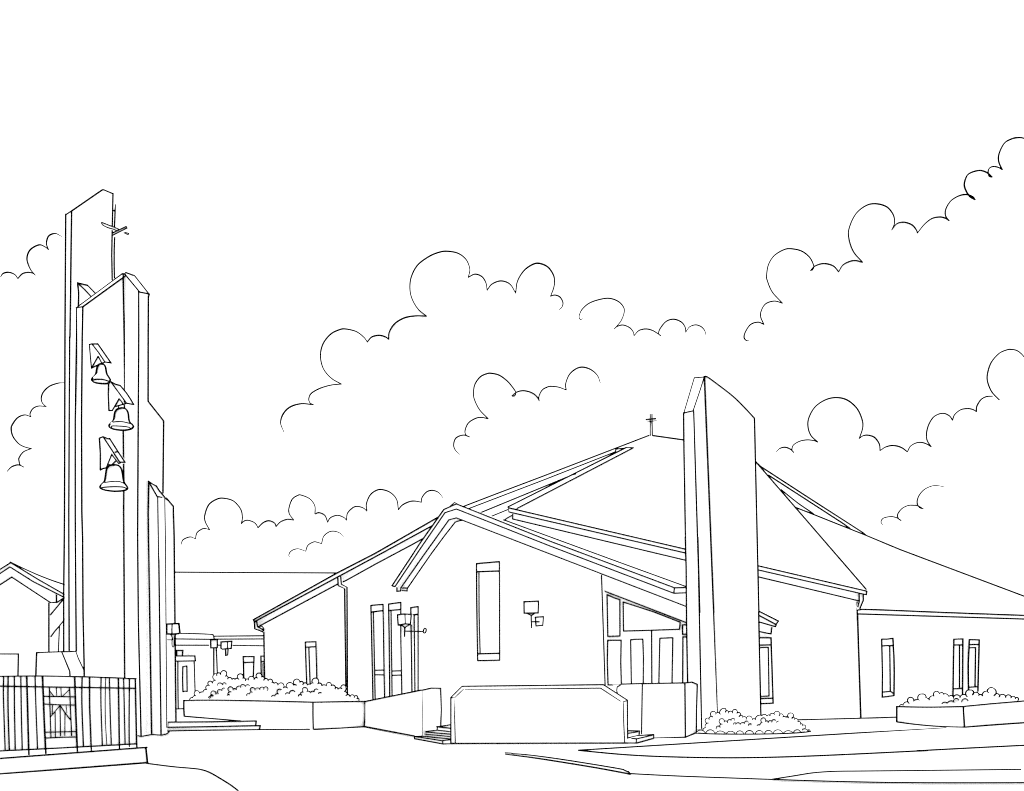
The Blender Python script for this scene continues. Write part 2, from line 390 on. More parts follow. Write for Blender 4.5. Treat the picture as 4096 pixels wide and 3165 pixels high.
bell(198, [(8, 278), (28, 286), (44, 312), (50, 350), (58, 385), (75, 412), (92, 432), (96, 448)],
     [('N 198,278 175,285 158,310 150,345 146,372 135,398 112,422 101,438 104,453 128,470 170,480 215,484 255,483 280,473 290,455 291,440 280,420 258,385 250,350 244,315 228,287 198,278', 5.6)],
     [('N 105,449 140,439 180,438 220,441 270,456', 4.4)], 27.9, 'smallest bell, topmost of the three hanging on the tower')
bell(407, [(10, 735), (45, 742), (68, 770), (76, 820), (82, 860), (100, 890), (125, 915), (127, 930)],
     [('N 413,735 370,745 343,775 334,815 328,855 315,880 288,905 280,920 290,940 330,956 390,965 450,966 505,955 530,935 531,922 515,902 495,882 485,850 480,800 468,765 445,742 413,735', 5.6), ('N 380,740 376,722 383,710', 3.4), ('N 430,700 437,710 438,742', 4.4)],
     [('N 318,882 360,876 410,877 455,885 500,897', 3.8), ('N 305,938 305,925 330,921 400,924 460,930 490,938 505,950', 3.6)], 27.6, 'middle bell of the tower, hanging closest to the corner edge')
bell(329, [(15, 1325), (50, 1335), (72, 1370), (85, 1430), (92, 1480), (110, 1520), (138, 1550), (141, 1570)],
     [('N 325,1327 285,1335 258,1365 247,1410 240,1460 230,1500 200,1533 187,1553 195,1572 240,1588 300,1597 360,1600 430,1593 465,1580 471,1560 455,1535 437,1510 427,1470 418,1410 405,1365 380,1335 345,1326 325,1330', 5.6)],
     [('N 232,1508 290,1500 345,1496 390,1500 435,1518', 3.8), ('N 195,1565 240,1557 330,1552 410,1555 445,1563 462,1578', 4.2)], 27.7, 'largest bell, lowest of the three hanging on the tower')

# ------------------------------------------------------------------ wall lamps
def lamp(q, shade, sl, st, bl, label, w=4.6, box=None):
    o = thing('wall_lamp', label, 'wall lamp', q(shade)[0], 'lamps fixed to the white walls')
    m = MB().slab(q(shade), q.back(.16)); m.loop(q, shade, w)
    for t in sl: m.lines(q, t, 3.4)
    m.build('lamp_shade', METAL, o)
    m = MB().slab(q.off(-.02)(st), q.off(-.02).back(.1))
    for t, ww in bl: m.curve(q.off(.01), t, ww)
    m.build('lamp_stem', METAL, o)
    if box:
        m = MB().slab(q.off(-.04)(box), q.back(.1)); m.loop(q.off(-.04), box, 4.4).build('junction_box', METAL, o)
lamp(V(650, 29.0, 735, 29.4), 'J 222,58 300,53 388,47 402,170 388,186 300,194 222,190', ['J 298,66 294,130 295,185'], 'J 296,200 322,200 316,355 298,350',
     [('J 235,190 275,200 300,240 303,270', 3.6), ('J 235,270 303,270', 3.6), ('J 296,240 297,352 320,358 326,270 330,215 345,200 388,188', 2.8)], 'box shaded lamp on the stepped side of the bell tower', 5.4)
lamp(F_(51.5), 'J 962,298 1108,288 1100,388 1048,388 980,397 960,385', ['J 1048,296 1048,388'], 'J 1022,400 1056,398 1050,475 1025,482', [('J 1020,400 1023,482', 4.2), ('J 1023,482 1052,475', 4.2), ('J 1052,475 1058,398', 4.2)],
     'box shaded lamp on the far hall beside its porch column', 4.6)
W = V(1389, 44.5, 2410, 39)
lamp(W.off(.55), 'e 322,860 372,855 416,858 410,925 375,922 327,930', ['e 372,855 375,922'], 'e 360,930 385,930 374,960 368,960',
     [('e 327,931 350,933 362,938 372,948', 4.4), ('e 372,948 385,938 410,925', 4), ('e 372,948 371,1007', 5.2), ('e 377,971 440,972 497,974', 4.4), ('e 507,951 515,955 516,968 510,982 500,982 497,972 500,960 505,953', 4.4)],
     'lamp with a side arm in front of the three slit windows', 4.8)
lamp(W.off(.4), 'e 1176,772 1275,768 1272,848 1177,850', [], 'e 1195,852 1250,852 1228,868 1224,868',
     [('e 1190,850 1210,858 1225,866', 4), ('e 1225,866 1240,857 1250,850', 4), ('e 1225,866 1227,948', 5), ('e 1227,908 1278,907', 4.6)],
     'lamp with a small box beside the tall gable window', 5, 'e 1252,877 1308,873 1303,932 1257,936')

# ------------------------------------------------------------------ house at the edge of the picture
ho = thing('house', 'gabled white house half hidden behind the bell tower', 'house', P(100, 2900, 39))
HL = V(0, 38, 258, 40); HS = V(201, 39.4, 262, 42)
m = MB().slab(HL('c -700,700 0,315 77,265 335,435 335,1255 -700,1290'), (-2, 5, 0)); m.build('wall', PLASTER, ho)
m = MB().slab(HS('c 333,437 375,432 428,398 450,398 450,1230 333,1250'), (-1, 4, 0))
m.ink(HS('c 334,435 334,760'), 4.4, n3=Vector((-1, -2, 0)))
m.lines(HS, 'c 375,432 425,398 | c 332,515 425,402 | c 335,660 360,625 388,592 428,540 | c 390,592 383,755', 4.2).build('side_wall', PLASTER, ho)
q = HL.off(.7)
m = MB().slab(q('c -700,640 0,212 70,168 428,380 428,400 68,198 0,240 -700,668'), HL.back(.25))
m.lines(q, 'c -200,332 0,212 70,168 250,278 428,380 | c -200,362 0,240 65,197 | c 70,200 220,295 428,401', 4.4).build('fascia', PLASTER, ho)
q = HL.off(.35)
m = MB().slab(q('c -700,668 0,240 66,198 375,372 375,432 335,435 77,265 0,315 -700,745'), HL.back(.2))
m.curve(q, 'c -100,375 0,315 77,265', 4.4).lines(q, 'c 77,265 335,435 375,433 375,372', 4.4).build('frieze', PLASTER, ho)
q0, q1 = HL.off(.7), V(0, 46, 300, 47)
r = q0('c 70,168 428,380') ; r2 = q1(spline(px('c 440,323 428,318 350,292 250,253 150,208 72,170')))
m = MB().poly(r + r2); m.ink(r2[6:], 5, n3=Vector((0, -1.5, 1))); m.poly([r[0], q0('c -700,640')[0], q1('c -400,500')[0], r2[-1]])
m.build('roof', ROOF, ho)
m = MB(); q = F_(23); m.slab(q('c -150,775 125,775 122,1400 -150,1400'), (-1.2, 1.5, 0)); m.lines(q, 'c -150,775 4,775 125,775 122,920', 4.4)
m.build('utility_box', METAL, label='plain white utility box behind the fence, next to the house', cat='box')

# ------------------------------------------------------------------ far hall between tower and church
ha = thing('hall', 'long low hall with a porch seen far back between tower and church', 'building', P(850, HOR+EYE*FPX/56, 56))
B_ = F_(55)
m = MB().slab(B_('d 60,806 1000,806 1000,1396 60,1396'), (0, 6, 0)); m.lines(F_(54.2), 'd 218,1343 290,1340', 4.4).build('wall', PLASTER, ha)
ra, rb = F_(54.5)('d 60,730 1000,726'), F_(66)('d 1650,197 60,189')
m = MB().poly([ra[0], ra[1], F_(60)('d 1640,500')[0]] + rb); m.lines(F_(66), 'd 100,190 205,190 900,194 1640,197', 5.4); m.build('roof', ROOF, ha)
m = MB().slab(F_(54.4)('d 60,728 1000,724 1000,752 60,752'), (0, .3, 0)); m.lines(F_(54.4), 'd 540,728 970,724 | d 540,754 965,752', 4.2).build('fascia', PLASTER, ha)
m = MB().slab(F_(54.7)('d 60,752 1000,752 1000,809 60,806'), (0, .2, 0)); m.lines(F_(54.7), 'd 570,805 960,810 | d 100,805 518,806', 4).build('frieze', PLASTER, ha)
q = F_(52)
m = MB().slab(q('d 60,705 248,705 400,708 530,715 545,755 60,752'), (-1.0, 2.2, 0)); m.curve(q, 'd 200,704 250,704 400,707 520,713 535,720 545,755', 4).lines(q, 'd 218,752 545,756', 4.4)
m.build('porch_roof', ROOF, ha)
q = F_(52.2)
m = MB().slab(q('d 513,760 570,757 570,825 515,828'), (-.4, .8, 0)); m.loop(q, 'd 513,760 570,757 570,825 515,828', 4.4)
m.slab(F_(52.4)('d 538,828 564,828 571,1370 540,1370'), (-.25, .5, 0)); m.lines(F_(52.4), 'd 539,828 540,1060 | d 562,828 571,1060', 4.2).build('column', PLASTER, ha)
q = F_(54.6)
dr = MB().slab(q('J 376,560 602,560 620,1203 384,1203'), (0, .3, 0)); dr.lines(q, 'J 378,565 378,800 383,1200 | J 600,565 612,965', 3.8)
dr = dr.build('door', PLASTER, ha)
m = MB().slab(F_(54.4)('J 300,487 610,487 615,555 300,557'), (0, .5, 0)); m.lines(F_(54.4), 'J 300,487 610,487 611,500 617,553 | J 300,557 400,558 617,554', 4.4).build('lintel', PLASTER, dr)
m = MB().slab(F_(54.5)('J 445,630 500,622 505,970 447,972'), (0, .05, 0)); m.lines(F_(54.5), 'J 445,632 500,622 502,800 505,968 475,962 447,972 442,800 445,632', 4).build('pane', GLASS, dr)
m = MB().slab(F_(54.5)('J 362,412 447,412 442,487 362,487'), (0, .3, 0)); m.lines(F_(54.5), 'J 362,485 362,412 447,412 441,485', 4.4).build('sign_box', METAL, ha)
wn = MB().slab(q('d 788,900 880,900 873,1250 793,1250'), (0, .2, 0)); wn.lines(q, 'd 793,1085 788,900 880,900 873,1080 | d 793,951 873,948', 4.6); wn.build('window', GLASS, ha)
wn = MB().slab(q('d 937,896 1000,896 1000,1250 940,1250'), (0, .2, 0)); wn.lines(q, 'd 990,896 937,896 940,1060 | d 938,943 990,942', 4.4).lines(q, 'd 985,960 953,960 955,1070', 2.4); wn.build('window', GLASS, ha)

# ------------------------------------------------------------------ terrace steps by the tower
st = thing('steps', 'two broad shallow steps between bell tower and shrub planter', 'steps', P(850, HOR+EYE*FPX/33, 33))
S0, S1 = V(660, 32.7, 1040, 33.9), V(660, 33.15, 1040, 34.35)
for q, o, l1, l2 in ((S0, 'J 203,1450 1490,1428 1480,1492 200,1512', 'J 203,1450 700,1443 1490,1426 1480,1478 | J 205,1450 206,1508', None),
                     (S1, 'J 240,1380 1435,1366 1428,1490 236,1500', 'J 240,1380 800,1376 1435,1364 1427,1422', 'J 240,1380 236,1440')):
    m = MB(); b = q(o); m.slab(b, (.05, 1.2 if q is S0 else 24, 0)); m.lines(q, l1, 4.8)
    if l2: m.lines(q, l2, 4.6)
    else: m.ink(Z(0)('J 200,1510 700,1500 1688,1489 d 1060,1521 1380,1520'), 4.6)
    m.build('step', STONE, st)

# ------------------------------------------------------------------ planters and low walls
def at0(u, Y, z=0): return Vector(((u-CX)*Y/FPX, Y, z))
m = MB()
A, Bc, Cc = at0(738.6, 40.9), at0(1255.5, 33.8), at0(1459, 36.5)
Ak, Ck = at0(775, 45.2), at0(1440, 42.6)
q1, q2 = V(738.6, 40.9, 1255.5, 33.8), V(1255.5, 33.8, 1459, 36.5)
tops = q1('J 465,1088')[0], q1('d 1380,1285')[0], q2('d 1818,1277')[0]
for t in tops: pass
m.prism([A, Bc, Cc, Ck, Ak], [Vector((p.x, p.y, t.z)) for p, t in ((A, tops[0]), (Bc, tops[1]), (Cc, tops[2]), (Ck, tops[2]), (Ak, tops[0]))])
m.curve(q1, 'J 465,1088 700,1084 1050,1085 d 820,1272 1100,1278 1380,1285', 4.8).lines(q2, 'd 1380,1285 1818,1277', 4.8)
m.lines(q1, 'J 465,1088 464,1200 470,1302', 4.6).lines(q1, 'd 1380,1285 1380,1400 1383,1520', 4.8)
m.ink(q2('d 1818,1277 1821,1330 1820,1390 1816,1450 1812,1498'), 4.8, n3=Vector((0, -4, 0)))
m.ink(Z(.385)('J 470,1302 800,1330 1225,1366'), 5)
m.lines(q2, 'd 1383,1520 1600,1511 1812,1497', 4.8)
m.build('planter', STONE, label='long angled planter wall with hedge growing above it, by the steps', cat='planter')
m = MB()                                                # retaining wall rising towards the entrance steps
q = V(1459, 36.5, 1687, 27.3); q2 = V(1687, 27.3, 1762, 28.6)
f0 = q('L 270,550 1255,353 1255,1180'); f0[2].z = 0
top = f0[:2]; c0 = Vector((top[0].x, top[0].y, 0))
face = [c0, top[0], top[1], f0[2]]; m.slab(face, (0, 1.0, 0))
e = q2('L 1255,353 1410,318 1575,320 1580,1160'); e0 = Vector((e[0].x, e[0].y, 0)); e[3].z = 0
m.slab([e0, e[0], e[1], e[2], e[3]], (-.1, .35, 0))
m.lines(q, 'L 270,552 1255,353', 4.8).lines(q2, 'L 1255,353 1410,318 1575,320 1585,700 1577,970', 4.8).lines(q2, 'L 1257,370 1253,1150', 3, .5, 1)
m.lines(q, 'L 255,1000 1130,1155', 4.8)
m.build('retaining_wall', STONE, label='retaining wall with a rising top edge between planter and entry steps', cat='low wall')
m = MB(); q = V(1800, 24.45, 2510, 24.45)                 # wide front wall with clipped corners
m.slab(q('F 372,549 370,200 452,119 1480,107 1655,220 1658,498 1658,547'), (0, .45, 0))
m.lines(q, 'F 370,541 370,200 452,119 1480,107 1655,220 1657,498', 4.8).lines(q, 'F 370,540 1715,537', 4.8)
m.lines(q, 'F 472,143 1460,133 1605,228', 3.8, .5, .7).lines(q, 'F 398,203 466,137', 3.2, .6, .5).lines(q, 'F 400,213 398,350 403,531', 3.6, .5, 1).lines(q, 'F 1626,238 1628,380 1635,533', 3.6, .6, 1)
m.lines(q, 'F 372,203 395,203 | F 1625,232 1652,224', 3, 1, .5)
m.build('front_wall', STONE, label='wide white wall with clipped upper corners in front of the church', cat='low wall')
m = MB(); q = V(2568, 27.8, 2738.5, 28.2); qr = V(2738.5, 28.2, 2782.5, 31.0); ql = V(2472, 30.2, 2568, 27.8)
fa = q('F 1762,101 2072,94 2073,497 1758,502'); fa[2].z = fa[3].z = 0
ra = qr('F 2072,94 2120,91 2160,108 2153,464'); ra[3].z = 0
la = ql('F 1587,125 1612,106 1762,101 1758,500 1587,440'); la[3].z = la[4].z = 0
m.slab(fa, (.1, .9, 0)); m.slab(ra, (-.3, .2, 0)); m.slab(la, (.2, .5, 0))
m.poly([fa[0], fa[1], ra[2], ra[2]+Vector((-3.2, .3, 0)), la[0]])
m.ink(ql('F 1612,106 1762,102') + q('F 2072,97') + qr('F 2120,91 2160,108 2154,300 2153,464'), 4.8, n3=Vector((.6, -1.5, .5)))
m.lines(q, 'F 1762,106 1756,475', 4.6).lines(q, 'F 2072,98 2076,495', 4.8).lines(ql, 'F 1612,107 1585,124 1582,150 1587,176', 4)
m.lines(q, 'F 1845,502 2077,495', 4.6).ink(q('F 2075,496') + qr('F 2110,481 2153,463'), 4.6)
m.build('retaining_wall', STONE, label='square cornered retaining wall in front of the entrance doors, beside the pylon', cat='low wall')
# entry steps on either side of the front wall
es = thing('steps', 'narrow flight of steps between rising retaining wall and wide front wall', 'steps', at0(1720, 27))
q = V(1659.8, 27.4, 1773, 24.7)
def stepmesh(par, q, poly, lines, back, w=4):
    m = MB(); p = q(poly); m.slab(p, back)
    for t in lines: m.lines(q, t, w)
    m.build('step', STONE, par)
bk = q.back(1.0)
stepmesh(es, q, 'L 1135,1160 1630,1238 1635,1303 1135,1212', ['L 1135,1162 1135,1212 1630,1303 1765,1302', 'L 1160,1166 1390,1200 1620,1238', 'L 1760,1220 1630,1236 1630,1298', 'L 1135,1160 1250,1157 1330,1163'], bk, 4.2)
stepmesh(es, q.off(-.2), 'L 1320,1122 1765,1164 1765,1230 1320,1190', ['L 1318,1160 1755,1206', 'L 1318,1122 1745,1163'], q.back(1.2), 3.8)
stepmesh(es, q.off(-.4), 'L 1320,1072 1545,1050 1765,1080 1765,1180 1320,1160', ['L 1318,1075 1530,1052 1745,1076', 'L 1320,1085 1755,1122', 'L 1320,1072 1318,1162'], q.back(1.2), 4)
stepmesh(es, q.off(-.6), 'L 1528,988 1765,958 1765,1100 1530,1080', ['L 1528,990 1600,984 1755,958', 'L 1530,994 1755,1019', 'L 1528,988 1534,1020 1530,1052'], q.back(1.5), 4.2)
ws = thing('steps', 'short flight of steps between wide front wall and square retaining wall', 'steps', at0(2560, 27))
q = V(2543, 25.0, 2613, 27.6); q1 = V(2505, 25.3, 2545, 25.0)
m = MB(); b = q('F 1717,500 1843,470 1843,503 1717,537'); b2 = q1('F 1640,498'); m.slab(b, (-1.2, .8, 0))
m.lines(q, 'F 1720,501 1835,475 | F 1717,537 1840,503', 4).lines(q, 'F 1717,500 1715,530 | F 1732,478 1843,470 1843,502', 4.4).lines(q1, 'F 1655,498 1717,500', 4.4).lines(q1, 'F 1655,495 1732,478', 3.6)
m.slab(q1('F 1640,499 1717,500 1716,537 1640,537'), (-.2, .4, 0)).build('step', STONE, ws)
q = V(2505, 27.0, 2555, 27.4)
m = MB().slab(q('F 1640,443 1740,443 1738,478 1640,492'), (-.2, 1.0, 0)); m.lines(q, 'F 1658,442 1740,444 1738,475', 4.4).lines(q, 'F 1655,462 1728,451', 3.6).build('step', STONE, ws)
# planter below the far wing
m = MB(); q1, q2 = V(3590, 42, 3853.5, 36), V(3853.5, 36, 4096, 41)
t1, t2, t3 = q1('M 328,1195')[0], q1('M 1285,1195')[0], q2('M 2600,1080')[0]
bs = [Vector((p.x, p.y, 0)) for p in (t1, t2, t3)]; kk = [t3+Vector((-1.5, 3.5, 0)), t1+Vector((2.2, 4.2, 0))]
m.prism(bs + [Vector((p.x, p.y, 0)) for p in kk], [t1, t2, t3] + kk)
m.curve(q1, 'M 328,1196 600,1203 900,1204 1285,1196', 4.8).lines(q1, 'M 328,1195 327,1433', 4.8)
m.ink(Z(0)(spline(px('M 327,1433 550,1463 800,1488 1050,1503 1303,1510'))), 4.8)
m.lines(q2, 'M 1285,1193 1286,1260 1302,1512', 4.8).lines(q2, 'M 1285,1195 1700,1155 2184,1114 2500,1088 | M 1303,1510 1700,1476 2184,1443 2500,1420', 4.8)
m.build('planter', STONE, label='wedge cornered planter below the three slit windows of the far wing', cat='planter')

# ------------------------------------------------------------------ inflated bodies for shrubs and clouds
def inflate(m, outline, Y0, depth, centre, rings=6):
    """outline (closed, measured) -> rounded solid around it, thickest at centre"""
    n = len(outline); N0 = len(m.v)
    def bulge(s): return depth*math.sqrt(max(0, 1-s*s))
    for sg in (-1, 1):
        o = len(m.v)
        for k in range(rings):
            s = 1 - (k/rings)**1.5 if k else 1.0
            for (u, v) in outline:
                m.v.append(P(centre[0]+s*(u-centre[0]), centre[1]+s*(v-centre[1]), Y0 + sg*bulge(s)))
        m.v.append(P(centre[0], centre[1], Y0 + sg*depth))
        for k in range(rings-1):
            for i in range(n):
                j = (i+1) % n; m.f.append([o+k*n+i, o+k*n+j, o+(k+1)*n+j, o+(k+1)*n+i]); m.m.append(0)
        for i in range(n):
            m.f.append([o+(rings-1)*n+i, o+(rings-1)*n+(i+1) % n, o+rings*n]); m.m.append(0)
    def depth_at(u, v):
        dx, dy = u-centre[0], v-centre[1]; best = 1.0
        ang = math.atan2(dy, dx); R0 = math.hypot(dx, dy)
        rr = [math.hypot(a-centre[0], b-centre[1]) for a, b in outline if abs((math.atan2(b-centre[1], a-centre[0])-ang+math.pi) % (2*math.pi)-math.pi) < .12]
        s = min(1, R0/max(max(rr), 1)) if rr else .9
        return Y0 - bulge(s) - .03*abs(depth) - .02
    return depth_at
def shrub(sil, inner, close, centre, Y0, depth, label, group, w=4.2):
    arcs = scallops(sil); body = [p for a in arcs for p in a[::2]] + px(close)
    key = sil.split()[0]; m = MB()
    da = inflate(m, body, Y0, depth, px(key + ' ' + centre)[0])
    for a in arcs: m.ink([P(u, v, Y0 - .75*depth) for u, v in a], w*random.uniform(.88, 1.1), random.uniform(.7, 1), random.uniform(.6, 1), 5)
    for a in (scallops(inner) if inner else []): m.ink([P(u, v, da(u, v)) for u, v in a], w*random.uniform(.75, 1.0), random.uniform(.5, 1), random.uniform(.5, 1), 5)
    m.build('shrub', LEAF, label=label, cat='shrub', group=group)
shrub('H 110,428 122,409 145,407 158,386 183,387 170,335 225,355 240,342 262,342 278,316 308,313 296,283 336,266 325,225 372,238 382,215 408,206 380,150 425,130 | 425,157 440,120 468,140 | 468,140 490,96 520,160 536,155 548,190 573,173 598,197 612,185 632,197 650,183 677,195 | 668,190 690,131 722,183 738,180 753,210 768,190 788,203 815,160 850,195 | 850,195 862,178 890,180 | 880,175 908,122 938,168 955,165 962,205 985,185 1012,215 1035,192 1058,232 1070,228 1082,242 1105,233 1125,262 1160,235 1188,292',
      'H 428,270 450,237 488,257 505,233 529,254 | 340,413 330,402 350,402 | 350,402 352,378 379,376 | 379,376 358,380 362,368 | 360,372 378,328 410,365 425,352 443,357 | 430,350 450,312 480,325 492,297 515,297 | 540,382 552,370 567,375 | 550,372 560,342 587,338 | 587,338 565,282 610,312 630,300 647,312 | 645,312 670,272 697,275 | 697,290 725,253 750,280 770,257 800,265 | 770,390 768,365 800,365 810,342 830,343 | 830,343 835,288 862,318 890,293 918,312 | 915,312 935,285 962,290 | 962,310 985,280 1000,326 | 1048,398 1060,382 1095,388 | 1090,385 1108,362 1133,363 | 1133,363 1142,307 1172,350 1192,343 1210,372',
      'H 1215,360 1215,490 110,490', '640,430', 42.6, 1.2, 'taller mound of hedge nearest the bell tower, in the long planter', 'hedge mounds in the long planter', 4.4)
shrub('H 1188,292 1212,283 1236,295 | 1222,285 1262,231 1303,262 1318,255 1338,262 | 1325,262 1348,192 1378,228 1395,218 1412,255 1440,235 1462,262 1480,250 1498,255 1512,240 1535,237 | 1520,235 1555,180 1585,245 1610,238 1632,268 1658,258 1685,270 1715,230 1738,268 1768,262 1782,305 1798,288 1815,307 1832,295 1862,303 | 1850,295 1880,258 1907,290 | 1907,290 1905,320 1890,335 | 1890,335 1915,345 1925,375 | 1908,383 1930,370 1955,400 1978,372 2002,405 | 2002,405 2025,382 2033,420 2052,415 2055,436',
      'H 1207,372 1228,350 1257,362 | 1255,360 1290,322 1320,338 | 1357,393 1362,376 1398,378 | 1380,372 1392,345 1418,342 | 1418,342 1420,290 1455,340 1478,330 1497,355 | 1495,350 1515,332 1540,335 1560,305 1588,315 | 1590,358 1605,345 1625,350',
      'H 2055,490 1160,490 1160,330', '1580,440', 40.0, 1.0, 'lower mound of hedge under the single slit window, in the long planter', 'hedge mounds in the long planter', 4.4)
shrub('G 250,572 252,540 290,523 | 283,520 285,475 330,447 | 322,450 280,405 340,372 | 345,397 352,355 402,348 | 398,350 385,268 455,300 | 447,308 480,280 523,310 | 510,300 540,228 590,212 | 590,212 608,230 602,275 | 600,275 625,250 652,290 680,258 718,290 | 715,270 755,230 790,280 | 785,290 830,285 820,345 | 820,345 850,322 880,355 | 875,360 905,345 935,385 | 932,390 980,335 1027,400',
      'G 457,540 462,508 520,515 | 505,505 520,475 557,463 | 545,463 528,378 588,425 | 583,428 605,412 630,425 | 640,443 650,395 690,395 | 695,410 720,370 753,405 | 735,472 745,443 772,458 | 765,472 800,440 840,470 870,438 910,458 935,415 968,437 | 970,485 985,460 1018,472',
      'G 1060,480 1060,610 270,610', '640,560', 32.3, .8, 'rounded shrub at the pylon foot, the one nearer the retaining wall', 'shrubs at the foot of the pylon', 4.0)
shrub('G 1027,400 1050,378 1085,400 | 1078,395 1115,330 1172,328 | 1180,335 1215,308 1258,335 | 1268,338 1285,318 1315,335 | 1308,332 1335,293 1385,320 | 1375,300 1425,260 1462,330 | 1457,335 1490,300 1520,345 | 1512,352 1540,342 1565,358 | 1560,355 1580,340 1605,368 | 1594,360 1605,300 1645,287 | 1645,287 1682,315 1660,375 | 1655,375 1680,352 1702,378 | 1692,402 1728,375 1750,425 | 1760,425 1792,435 1790,468 | 1787,470 1815,460 1830,488 | 1822,495 1868,485 1862,530',
      'G 1103,493 1120,475 1150,482 | 1150,480 1160,450 1193,435 | 1180,435 1185,368 1240,420 | 1235,425 1260,410 1283,440 | 1283,435 1310,405 1340,415 | 1340,432 1365,392 1400,405 | 1410,435 1430,420 1458,413',
      'G 1880,590 1640,608 1020,612 1000,480', '1430,570', 32.0, .8, 'rounded shrub at the pylon foot, the one farther from the retaining wall', 'shrubs at the foot of the pylon', 4.0)
shrub('M 355,1190 375,1170 412,1178 | 412,1178 440,1135 490,1132 | 500,1148 495,1070 570,1110 | 565,1118 590,1097 625,1095 | 648,1110 628,1055 690,1013 | 690,1013 745,1042 738,1092 768,1075 795,1098 | 793,1095 815,1050 855,1040 | 885,1062 858,1010 895,973 | 895,973 925,982 942,1012 975,992 1010,1025 | 1015,1005 1050,1015 1082,1050 1115,1035 1148,1068',
      'M 982,1165 1010,1133 1062,1155 | 1060,1155 1100,1115 1160,1132', 'M 1200,1100 1200,1260 355,1260', '820,1180', 43.2, 1.3, 'smaller shrub at the near end of the planter below the far wing', 'shrubs in the wedge cornered planter', 4.4)
shrub('M 1148,1078 1195,1025 1250,1055 | 1245,1070 1285,1022 1335,1028 | 1350,1050 1328,1010 1395,955 | 1395,955 1440,975 1440,1018 | 1430,1025 1490,988 1528,1020 | 1520,1030 1550,1020 1577,1040 | 1572,1040 1595,985 1645,972 | 1670,992 1645,965 1668,935 | 1650,965 1690,920 1750,938 | 1750,938 1776,985 1745,1037 | 1745,1037 1790,1008 1828,1050 | 1820,1057 1880,1018 1918,1060 | 1915,1068 1958,1025 1998,1070 | 1990,1075 2025,1045 2058,1085 | 2055,1085 2095,1068 2090,1110',
      'M 1152,1118 1175,1082 1225,1102 | 1272,1133 1310,1083 1365,1115', 'M 2110,1240 1120,1250 1120,1120', '1600,1170', 43.0, 1.3, 'larger shrub with a high round tuft in the planter below the far wing', 'shrubs in the wedge cornered planter', 4.4)
for a in scallops('G 140,605 215,557 283,612 | 290,610 355,554 435,612 | 445,610 505,573 605,622 | 612,622 680,576 757,620 | 772,620 825,570 890,618 | 915,615 975,566 1053,618 | 1075,618 1140,565 1203,608 | 1225,615 1280,563 1345,605 | 1358,615 1437,553 1512,610 | 1525,608 1598,567 1675,605 | 1685,602 1730,554 1798,595 | 1808,595 1858,538 1912,573 | 1912,580 1930,553 1945,563'):
    base = Z(0).one(a[0][0]*.5+a[-1][0]*.5, max(a[0][1], a[-1][1]) + 2); q = F_(base.y)
    p = q(a); m = MB().slab(p, (0, .12, 0)); m.ink(p, 3.9*random.uniform(.85, 1.1), .8, .7)
    m.build('edging_stone', STONE, label='small round topped stone edging the shrub bed by the pylon', cat='edging stone', group='edging stones along the shrub bed')

# ------------------------------------------------------------------ free-standing pylon
py = thing('pylon', 'broad white pylon with slanted top beside the church entrance', 'pylon', at0(2880, 35))
ct, cb = P(2816.5, 1512, 35.6), P(2870, 2850, 35.6)
FA = PN(ct, cb, P(2772, 1644, 34.3)); FB = PN(ct, cb, P(3019, 1674, 34.2)); FEn = V(2736, 34.8, 2772, 34.3)
m = MB(); fa = FA('g 628,328 703,100 f 1262,1437 1133,1440'); m.poly(fa)
ea = FEn('g 567,341 628,328 f 1133,1440 1040,1434'); m.slab(ea, (.3, .9, 0))
tp = [FEn('g 567,341')[0], F_(36.2)('g 637,105')[0], fa[1], fa[0]]; m.poly(tp)
m.lines(FEn, 'g 567,341 570,600 582,1310 f 1018,0 1025,215 1028,640 1040,1300', 4.8).lines(FA, 'g 628,328 670,1688 f 1105,0 1133,1440', 4.8)
m.ink([tp[0], tp[1]], 4.4).ink([tp[1], fa[1]], 4.4).ink([fa[0], FA('g 675,190')[0], fa[1]], 4.2).ink([tp[0], fa[0]], 4.6)
m.build('narrow_slab', PLASTER, py)
m = MB().slab(FB('g 703,97 728,100 800,152 900,230 975,303 1045,378 1052,680 1075,1688 f 1585,1340 1588,1437 1262,1437'), (.2, 1.0, 0))
m.ink(FB('g 703,100 765,1688 f 1203,0 1255,1437'), 4.8, n3=Vector((0, -2.5, 0))).curve(FB, 'g 705,97 728,100 800,152 900,230 975,303 1045,378', 4.6)
m.lines(FB, 'g 1045,378 1052,680 1075,1688 f 1568,560 1585,1345', 5).build('broad_slab', PLASTER, py)

# ------------------------------------------------------------------ church
ch = thing('church', 'large white church with a gabled front, steep main roof and slit windows', 'church', at0(2000, 42))
def nm(*parts): return ' '.join(parts)
# gable wall and low side bay share one plane
m = MB().slab(W('d 965,1480 965,655 1600,288 1652,318 1652,1480'), W.back(.4)); m.lines(W, 'd 958,655 964,700 970,1090', 4.6).build('side_bay_wall', PLASTER, ch)
m = MB().slab(W('S 1382,2900 e -25,640 500,345 720,207 f 388,282 418,1405'), W.back(.4)); m.lines(W, 'f 388,285 395,500 415,1115', 4.6).build('gable_wall', PLASTER, ch)
q = W.off(.45)
m = MB().slab(q('d 875,590 1580,197 1899,32 K 205,697 165,760 0,850 d 885,607'), W.back(.2)); m.lines(q, 'd 875,590 1580,196 1899,32 K 205,697', 4.8).lines(q, 'd 885,607 1899,62 K 165,760', 4.8)
m.lines(q, 'd 875,590 885,607', 4.8)
p = q('d 875,590 1580,197 K 205,697'); m.poly(p + [p[2]+W.back(6), p[1]+W.back(6), p[0]+W.back(6)]); m.build('side_bay_roof', ROOF, ch)
q = W.off(.2)
